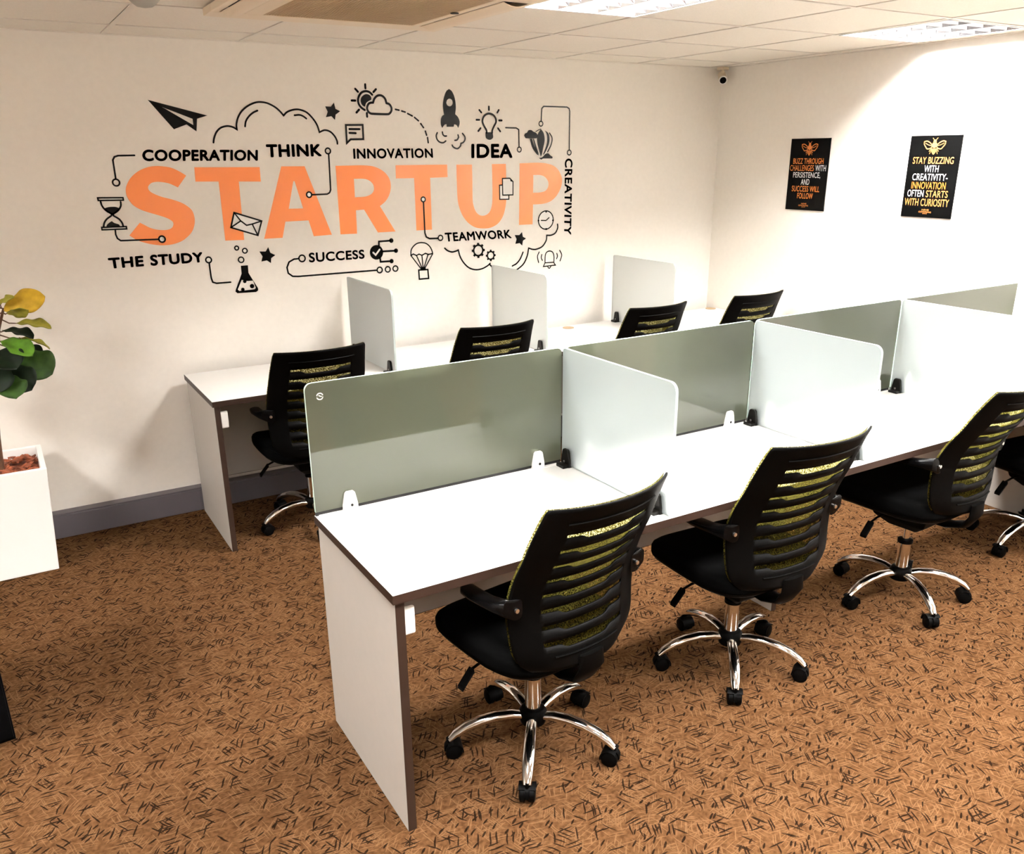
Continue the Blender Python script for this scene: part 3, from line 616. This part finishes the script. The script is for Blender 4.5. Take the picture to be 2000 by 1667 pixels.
 ('balloon','black striped hot air balloon icon',[('k',('F',1,[(2121,1898),(2128,1909),(2141,1914),(2152,1927),(2172,1928),(2186,1920),(2203,1914),(2217,1901),(2210,1883),(2172,1882),(2131,1883)],[])),('k',('F',1,[(2240,1933),(2259,1912),(2266,1873),(2256,1829),(2245,1790),(2238,1779),(2228,1812),(2215,1851),(2212,1890),(2224,1917)],[])),('k',('F',1,[(2266,1928),(2291,1912),(2301,1884),(2295,1846),(2267,1798),(2253,1787),(2277,1840),(2284,1873),(2280,1906)],[])),('k',('S',1,[(2301,1912),(2319,1884),(2312,1846),(2288,1807)],6.1,0)),('k',('F',1,[(2160,1880),(2176,1880),(2193,1840),(2224,1787),(2210,1793),(2179,1829)],[])),('k',('F',1,[(2183,1880),(2190,1880),(2212,1824),(2229,1784),(2201,1824)],[])),('k',('S',0,[(2203,1920),(2221,1929),(2238,1934)],3.8,0)),('k',('F',1,[(2225,1772),(2249,1776),(2270,1793),(2291,1798),(2306,1787),(2324,1777),(2322,1768),(2256,1768),(2241,1763)],[]))]),
 ('connector_line','black line from balloon to CREATIVITY',[('k',('R',(2239,1964),13.6,5.5)),('k',('S',0,[(2241,1979),(2245,2048),(2258,2060),(2424,2059),(2441,2051),(2446,2035),(2446,1817)],6.0,0)),('k',('R',(2446,1801),14.2,5.7))]),
 ('document','black outlined stacked pages icon',[('w',('F',0,[(1948,1622),(1969,1622),(1969,1660),(2020,1660),(2042,1640),(2041,1565),(2012,1562),(2012,1541),(1949,1542)],[])),('k',('S',0,[(1967,1623),(1948,1622),(1949,1542),(2012,1541),(2012,1562)],5.6,0)),('k',('S',0,[(1969,1660),(2020,1660),(2042,1640),(2041,1565),(1970,1566)],5.6,1)),('k',('F',0,[(2020,1660),(2042,1640),(2025,1642)],[]))]),
 ('clock_icon','black outlined clock icon',[('w',('O',(2277,1409),55.2)),('k',('R',(2277,1409),54.7,5.9)),('k',('S',0,[(2243,1408),(2278,1406)],5.3,0)),('k',('S',0,[(2278,1406),(2300,1422)],5.3,0)),('k',('O',(2279,1459),6.4)),('k',('O',(2280,1355),6.5)),('k',('O',(2223,1408),6.4)),('k',('O',(2330,1405),6.5))]),
 ('cloud_outline','black cloud underline below TEAMWORK',[('k',('S',1,[(2364,1380),(2365,1357),(2348,1328),(2316,1316),(2284,1317),(2280,1286),(2252,1252),(2212,1238),(2181,1238),(2151,1247),(2141,1203),(2117,1159),(2082,1132),(2024,1104),(1970,1101),(1921,1121),(1874,1166)],7.2,0)),('k',('S',1,[(1573,1281),(1592,1266),(1620,1257),(1645,1260),(1662,1265),(1673,1227),(1697,1188),(1732,1157),(1776,1143),(1820,1146),(1858,1161),(1876,1174)],6.9,0)),('k',('S',1,[(2110,1225),(2090,1187),(2063,1160),(2032,1147)],7.1,0))]),
 ('connector_line','black line from T to TEAMWORK',[('w',('O',(1448,1558),13.8)),('k',('R',(1448,1558),13.0,6.1)),('k',('S',0,[(1449,1543),(1450,1374),(1458,1351),(1478,1341),(1530,1340)],7.1,0)),('k',('R',(1548,1341),14.5,6.1))]),
 ('star','black star after TEAMWORK',[('k',('F',0,[(2103,1346),(2109,1318),(2132,1306),(2110,1294),(2104,1265),(2086,1281),(2055,1278),(2064,1306),(2051,1331),(2084,1329)],[]))]),
 ('gear','larger black gear icon',[('k',('G',(1796,1255),45.1,25.7,8))]),
 ('gear','smaller black gear icon',[('k',('G',(1881,1220),34.3,18.4,8))]),
 ('parachute','black outlined parachute with box icon',[('k',('S',1,[(1356,1253),(1359,1283),(1377,1306),(1401,1319),(1429,1321),(1456,1314),(1479,1294),(1491,1269),(1494,1254)],5.4,0)),('k',('S',0,[(1356,1253),(1371,1261),(1391,1251),(1407,1258),(1425,1250),(1448,1260),(1466,1252),(1494,1256)],5.4,0)),('k',('S',0,[(1356,1253),(1412,1180)],4.8,0)),('k',('S',0,[(1391,1251),(1421,1182)],4.9,0)),('k',('S',0,[(1425,1249),(1429,1182)],4.9,0)),('k',('S',0,[(1465,1254),(1436,1181)],4.9,0)),('k',('S',0,[(1494,1254),(1444,1181)],4.9,0)),('k',('F',0,[(1415,1184),(1444,1184),(1447,1169),(1411,1171)],[])),('k',('S',0,[(1401,1168),(1459,1167),(1462,1116),(1402,1116)],6.8,1))]),
 ('connector_line','black line under SUCCESS ending in three rings',[('k',('R',(720,1279),17.0,6.7)),('k',('S',0,[(701,1279),(676,1278),(648,1265),(634,1237),(638,1207),(660,1189),(690,1186),(1141,1186)],6.7,0)),('k',('R',(1160,1186),15.5,6.6)),('k',('R',(1209,1186),15.0,6.0)),('k',('R',(1256,1187),15.0,6.0))]),
 ('check_badge','black round check mark badge with three branches',[('k',('O',(1147,1284),39.9)),('W',('S',0,[(1127,1284),(1141,1270),(1166,1298)],7.6,0)),('k',('S',0,[(1164,1316),(1165,1342),(1237,1343)],8.2,0)),('k',('S',0,[(1182,1287),(1263,1286)],8.3,0)),('k',('S',0,[(1166,1254),(1168,1231),(1233,1230)],8.3,0)),('k',('O',(1240,1343),12.9)),('k',('O',(1265,1286),12.5)),('k',('O',(1235,1230),12.5))]),
 ('bell','black outlined ringing bell icon',[('k',('S',1,[(2272,1152),(2274,1195),(2284,1214),(2307,1220),(2329,1211),(2339,1187),(2339,1151)],5.3,0)),('k',('S',0,[(2272,1150),(2337,1149),(2351,1130),(2260,1128)],5.3,1)),('k',('S',0,[(2293,1126),(2297,1117),(2307,1114),(2317,1127)],5.3,0)),('k',('S',1,[(2248,1202),(2244,1183),(2252,1166)],5.3,0)),('k',('S',1,[(2228,1219),(2216,1192),(2224,1155)],5.3,0)),('k',('S',1,[(2361,1202),(2366,1185),(2359,1169)],5.3,0)),('k',('S',1,[(2382,1220),(2398,1190),(2386,1154)],5.3,0))]),
]

def build_mural():
    t = thing('wall_mural', 'black and orange vinyl mural spelling STARTUP with icons on the back wall', 'wall mural', (0, WY, 0))
    MM = {'o': (M['orange'], -.0008, 0), 'w': (M['white'], -.0014, 1), 'k': (M['black'], -.0020, 2), 'W': (M['white'], -.0026, 3)}
    for name, label, shapes in MURAL:
        bm = bmesh.new(); used = []
        for c, s in shapes:
            m, dy, _ = MM[c]
            if m not in used: used.append(m)
            mi = used.index(m); put = lambda q, dy=dy: (q[0] / 1000, dy, q[1] / 1000)
            if s[0] == 'F': g_fill(bm, put, s[2], s[3], s[1], mi)
            elif s[0] == 'S': g_stroke(bm, put, s[2], s[3] * 1.25, s[4], s[1], mi)
            elif s[0] == 'R': g_ring(bm, put, s[1], s[2], s[3] * 1.2, mi)
            elif s[0] == 'O': g_disc(bm, put, s[1], s[2], mi)
            elif s[0] == 'G': g_gear(bm, put, s[1], s[2], s[3], s[4], mi)
            elif s[0] == 'T': g_text(bm, put, s[1], s[2], .055 if s[1] in ('COOPERATION', 'THINK', 'IDEA', 'THE', 'STUDY') else .042, 1.08, mi)
        flat_obj(name, bm, used, t, (0, -1, 0), label)
build_mural()

# ------------------------------------------------------------------ posters on the right wall
def poster(ytl, ztl, w, h, label, lines, bee, beem):
    t = thing('poster', label, 'poster', (RX, ytl, ztl), 0, 'black motivational posters on the right wall')
    b = boxobj('board', -.006, -.0005, -w, 0, -h, 0, M['pblack'], t, 0)
    mats = {'o': M['porange'], 'y': M['pyellow'], 'w': M['pwhite']}
    put = lambda q: (-.0072, -q[0] * w, -q[1] * h)
    for txt, x0, x1, y0, y1, c in lines:
        bm = bmesh.new(); g_text(bm, put, txt, [(x0, y0), (x1, y0), (x1, y1), (x0, y1)], .022 if y1 - y0 > .05 else .01, 1.04)
        flat_obj('lettering', bm, mats[c], b, (-1, 0, 0), None)
    x0, x1, y0, y1 = bee; bm = bmesh.new(); cx = (x0 + x1) / 2; hw = (x1 - x0) / 2; hh = y1 - y0
    P = lambda u, v: (cx + u * hw, y0 + v * hh)
    g_fill(bm, put, [P(*q) for q in circ((0, .12), .14, 16, .12)])
    g_fill(bm, put, [P(*q) for q in circ((0, .36), .24, 20, .20)])
    for a, b2, wa, wb in ((.60, .66, .25, .25), (.685, .735, .245, .235), (.76, .81, .225, .205), (.83, .88, .19, .155), (.90, 1.0, .135, .02)):
        g_fill(bm, put, [P(-wa, a), P(wa, a), P(wb, b2), P(-wb, b2)])
    for s in (-1, 1):
        wing = [P(s * .18, .40), P(s * .45, .20), P(s * .75, .10), P(s * .98, .14), P(s * .96, .30), P(s * .80, .48), P(s * .62, .62), P(s * .30, .56)]
        g_stroke(bm, put, wing, .012, 1, 1)
        g_stroke(bm, put, [P(s * .22, .42), P(s * .55, .36), P(s * .85, .24)], .008)
        g_stroke(bm, put, [P(s * .07, .04), P(s * .22, -.10)], .008)
        g_stroke(bm, put, [P(s * .24, .60), P(s * .42, .78)], .010); g_stroke(bm, put, [P(s * .20, .66), P(s * .36, .95)], .008)
    flat_obj('bee_emblem', bm, mats[beem], b, (-1, 0, 0), 'golden bee emblem')
poster(2.130, 1.869, 0.296, 0.417, 'smaller-looking black poster BUZZ THROUGH CHALLENGES, nearer the corner', [
    ('BUZZ THROUGH', .10, .88, .27, .352, 'o'), ('CHALLENGES', .03, .655, .365, .45, 'o'), ('WITH', .69, .96, .365, .45, 'w'), ('PERSISTENCE,', .13, .84, .464, .556, 'w'),
    ('AND', .355, .575, .56, .642, 'w'), ('SUCCESS WILL', .13, .85, .656, .74, 'o'), ('FOLLOW', .29, .70, .755, .838, 'o'),
    ('HIVE', .42, .555, .898, .918, 'o'), ('COWORKING', .345, .60, .924, .944, 'o'), ('SPACE', .43, .53, .949, .960, 'o')],
    (.29, .70, .06, .235), 'o')
poster(1.304, 1.869, 0.296, 0.417, 'black poster STAY BUZZING WITH CREATIVITY, farther from the corner', [
    ('STAY BUZZING', .10, .90, .257, .343, 'y'), ('WITH', .35, .635, .358, .443, 'w'), ('CREATIVITY-', .135, .835, .458, .545, 'w'), ('INNOVATION', .14, .82, .56, .65, 'o'),
    ('OFTEN', .08, .41, .66, .748, 'w'), ('STARTS', .455, .885, .662, .75, 'y'), ('WITH CURIOSITY', .045, .93, .765, .86, 'y'),
    ('HIVE', .42, .56, .895, .918, 'y'), ('COWORKING', .36, .61, .922, .942, 'y'), ('SPACE', .44, .53, .946, .957, 'y')],
    (.275, .70, .05, .23), 'y')


# ------------------------------------------------------------------ ceiling air conditioner
def aircon():
    x0, x1, y0, y1 = .13, 1.09, .88, 1.84
    t = thing('ceiling_air_conditioner', 'cream ceiling cassette air conditioner with brown ribbed grille', 'air conditioner', (x0, y0, H)); W = x1 - x0
    gx0, gx1, gy0, gy1 = .19, .80, .16, .84
    bm = bmesh.new()
    for a in ((.0, W, gy1, W), (0, W, 0, gy0), (.12, gx0, gy0, gy1), (gx1, W - .13, gy0, gy1), (0, .03, gy0, gy1), (W - .02, W, gy0, gy1)): box(bm, *a, -.028, -.001)
    obj('panel', bm, M['acpl'], t, bevel=.003)
    bm = bmesh.new(); box(bm, .02, W - .02, .02, W - .02, -.008, -.0015); obj('body', bm, M['dark'], t)
    bm = bmesh.new(); n = 60
    for k in range(n):
        x = gx0 + (gx1 - gx0) * (k + .5) / n
        box(bm, x - .0032, x + .0032, gy0, gy1, -.026, -.012)
    obj('intake_grille', bm, M['acgr'], t)
    for xa, xb, s in ((.035, .115, -1), (W - .125, W - .025, 1)):
        bm = bmesh.new()
        loft(bm, [[(xa + (xb - xa) * k / 6, y, (-.030 - .012 * math.sin(PI * k / 6)) + dz) for k in range(7)] + [(xa + (xb - xa) * k / 6, y, (-.027 - .012 * math.sin(PI * k / 6)) + dz) for k in range(6, -1, -1)] for y, dz in ((gy0 + .01, 0), (gy1 - .01, 0))])
        obj('air_flap', bm, M['acpl'], t, smooth=40)
    bm = bmesh.new(); tube(bm, [(W - .165, .46, -.0285), (W - .165, .46, -.031)], .016, 20); o = obj('receiver', bm, M['dark'], t, smooth=40, label='small dark round receiver')
    o.scale = (1, 1, 1)
aircon()
def detector():
    bm = bmesh.new(); lathe(bm, [(.055, 0), (.055, -.018), (.048, -.026), (.040, -.034), (.026, -.044), (.006, -.048)], 30)
    o = obj('smoke_detector', bm, M['dome'], None, smooth=40); o.location = (-.115, 1.60, H); tag(o, 'small grey domed smoke detector on the ceiling', 'smoke detector')
detector()
def security_camera():
    t = thing('security_camera', 'small white bullet security camera up in the room corner', 'security camera', (RX - .075, WY - .085, H))
    bm = bmesh.new(); box(bm, -.028, .028, -.028, .028, -.020, -.001); obj('mount', bm, M['acpl'], t, bevel=.004)
    bm = bmesh.new(); lathe(bm, [(.010, -.048), (.010, -.018)], 16); obj('neck', bm, M['acpl'], t, smooth=40)
    d = Vector((-.55, -.72, -.42)).normalized(); c = Vector((0, 0, -.062))
    bm = bmesh.new(); tube(bm, [c - d * .045, c - d * .04, c + d * .04, c + d * .046], [.020, .026, .026, .025], 24); obj('body', bm, M['acpl'], t, smooth=40)
    bm = bmesh.new(); tube(bm, [c + d * .0462, c + d * .052, c + d * .053], [.027, .027, .022], 24); obj('front_ring', bm, M['whitepl'], t, smooth=40)
    bm = bmesh.new(); tube(bm, [c + d * .053, c + d * .0545, c + d * .056], [.021, .020, .012], 24); obj('lens', bm, M['blackpl'], t, smooth=40)
security_camera()

# ------------------------------------------------------------------ potted fig
def plant():
    t = thing('potted_fig', 'fiddle leaf fig tree in a tall square white planter by the wall', 'potted plant', (-.86, 2.52, 0))
    h = .50; b, tp, wl = .168, .198, .022
    def sq(s, z): return [(-s, -s, z), (s, -s, z), (s, s, z), (-s, s, z)]
    bm = bmesh.new(); loft(bm, [sq(b, 0), sq(tp, h), sq(tp - wl, h), sq(tp - wl - .004, h - .07)]); obj('planter', bm, M['whitepl'], t, bevel=.003)
    rnd = random.Random(4); bm = bmesh.new(); r = tp - wl - .004
    box(bm, -r, r, -r, r, h - .08, h - .05)
    for k in range(170):
        x, y = rnd.uniform(-r + .02, r - .02), rnd.uniform(-r + .02, r - .02); a = rnd.uniform(0, 6.28); L, w2 = rnd.uniform(.012, .028), rnd.uniform(.006, .012); z = h - .05 + rnd.uniform(0, .016) + (.012 if y > .05 else 0)
        mt = Matrix.Translation((x, y, z)) @ Matrix.Rotation(a, 4, 'Z') @ Matrix.Rotation(rnd.uniform(-.5, .5), 4, 'Y') @ Matrix.Rotation(rnd.uniform(-.5, .5), 4, 'X')
        n0 = len(bm.verts); box(bm, -L, L, -w2, w2, -.004, .004); bm.verts.ensure_lookup_table()
        for v in bm.verts[n0:]: v.co = mt @ (v.co * rnd.uniform(.75, 1.2))
    s = obj('bark_mulch', bm, M['chip'], t); s['kind'] = 'stuff'
    ctr = [(.02, 0, h - .06), (.035, -.01, .62), (.06, -.02, .80), (.10, -.03, .98), (.125, -.04, 1.10), (.16, -.05, 1.19)]
    bm = bmesh.new(); tube(bm, ctr, [.014, .012, .010, .008, .007, .005], 12); tr = obj('trunk', bm, M['bark'], t, smooth=50)
    def leaf(base, tip, width, m, nrm=(0, -1, .4), curl=.12):
        B = Vector(base); Tp = Vector(tip); d = Tp - B; L = d.length; d.normalize()
        n = Vector(nrm); n = (n - d * n.dot(d)).normalized(); s = d.cross(n)
        bm = bmesh.new(); rows = []; ns = 22
        for i in range(ns + 1):
            u = i / ns; uu = .06 + .94 * u
            w = width * .5 * (math.sin(PI * min(1, uu ** 1.6)) ** .55) * (1 - .14 * math.exp(-((u - .40) / .14) ** 2)) if i < ns else .002
            if i == 0: w = .003
            row = []
            for j in range(-4, 5):
                q = j / 4
                wave = .0035 * math.sin(u * 15 + j * .5) * abs(q) ** 1.5
                row.append(bm.verts.new(B + d * (L * u) + s * (w * q) + n * (curl * L * (u - u * u) * 1.0 - .10 * L * u ** 3 + abs(q) * w * .28 + wave)))
            rows.append(row)
        for a, c in zip(rows, rows[1:]):
            for j in range(8): bm.faces.new((a[j], a[j + 1], c[j + 1], c[j]))
        o = obj('leaf', bm, M[m], t, smooth=80); sd = o.modifiers.new('s', 'SOLIDIFY'); sd.thickness = .0015
        # stalk back to the trunk, clipped to its nearest point
        best = min(((Vector(p) - B).length, Vector(p)) for p in [tuple(Vector(ctr[i]) .lerp(Vector(ctr[i + 1]), k / 6)) for i in range(2, 5) for k in range(7)])[1] if True else None
        bm = bmesh.new(); mid = (best + B) / 2 + Vector((0, 0, -.008)); tube(bm, [best, mid, B + d * .01], [.003, .0028, .002], 8); obj('stalk', bm, M['bark'], o, smooth=60)
    W = lambda x, y, z: (x + .86, y - 2.52, z)
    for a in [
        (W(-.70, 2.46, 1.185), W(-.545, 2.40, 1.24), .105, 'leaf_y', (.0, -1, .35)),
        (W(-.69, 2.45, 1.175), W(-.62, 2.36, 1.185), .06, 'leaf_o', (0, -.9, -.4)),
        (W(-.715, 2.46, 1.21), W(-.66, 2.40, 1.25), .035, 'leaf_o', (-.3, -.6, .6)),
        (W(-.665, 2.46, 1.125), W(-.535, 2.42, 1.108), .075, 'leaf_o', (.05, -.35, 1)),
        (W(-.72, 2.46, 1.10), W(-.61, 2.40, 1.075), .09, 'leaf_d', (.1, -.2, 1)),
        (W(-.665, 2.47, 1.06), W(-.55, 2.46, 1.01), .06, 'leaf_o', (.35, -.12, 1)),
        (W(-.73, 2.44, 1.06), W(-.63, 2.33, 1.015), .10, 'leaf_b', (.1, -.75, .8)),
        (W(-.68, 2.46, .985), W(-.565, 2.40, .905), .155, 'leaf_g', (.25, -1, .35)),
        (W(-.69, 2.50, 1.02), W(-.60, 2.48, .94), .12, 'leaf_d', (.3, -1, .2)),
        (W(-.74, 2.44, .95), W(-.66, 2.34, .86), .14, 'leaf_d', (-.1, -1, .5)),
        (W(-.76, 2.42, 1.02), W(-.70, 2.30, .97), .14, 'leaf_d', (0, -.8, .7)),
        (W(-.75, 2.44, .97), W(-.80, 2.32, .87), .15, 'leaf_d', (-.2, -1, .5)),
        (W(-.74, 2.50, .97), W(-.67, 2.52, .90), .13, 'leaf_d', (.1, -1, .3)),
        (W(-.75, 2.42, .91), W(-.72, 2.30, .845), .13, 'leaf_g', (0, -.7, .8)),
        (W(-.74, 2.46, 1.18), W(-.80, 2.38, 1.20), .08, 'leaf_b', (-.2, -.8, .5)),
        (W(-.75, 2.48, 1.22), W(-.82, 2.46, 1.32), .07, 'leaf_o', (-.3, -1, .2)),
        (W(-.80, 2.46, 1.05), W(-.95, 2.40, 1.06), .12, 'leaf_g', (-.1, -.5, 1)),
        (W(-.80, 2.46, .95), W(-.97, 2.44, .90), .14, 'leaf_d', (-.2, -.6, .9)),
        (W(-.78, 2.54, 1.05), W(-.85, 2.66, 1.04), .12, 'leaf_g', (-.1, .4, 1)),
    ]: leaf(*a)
plant()

# ------------------------------------------------------------------ black cabinet at the left edge of the picture
def cabinet():
    t = thing('cabinet', 'black cabinet standing at the left edge, mostly out of the picture', 'cabinet', (-.92, 1.058, 0), R_(5))
    boxobj('body', -.45, 0, 0, .40, .0, .74, M['blackwood'], t, .002)
    boxobj('top', -.46, .0, -.005, .41, .74, .765, M['blackwood'], t, .002)
    d = boxobj('door', -.445, -.005, -.018, -.0005, .02, .73, M['blackwood'], t, .002)
    bm = bmesh.new(); tube(bm, [(-.40, -.018, .62), (-.40, -.04, .62), (-.40, -.04, .50), (-.40, -.018, .50)], .005, 10); obj('handle', bm, M['chrome'], d, smooth=60)
cabinet()
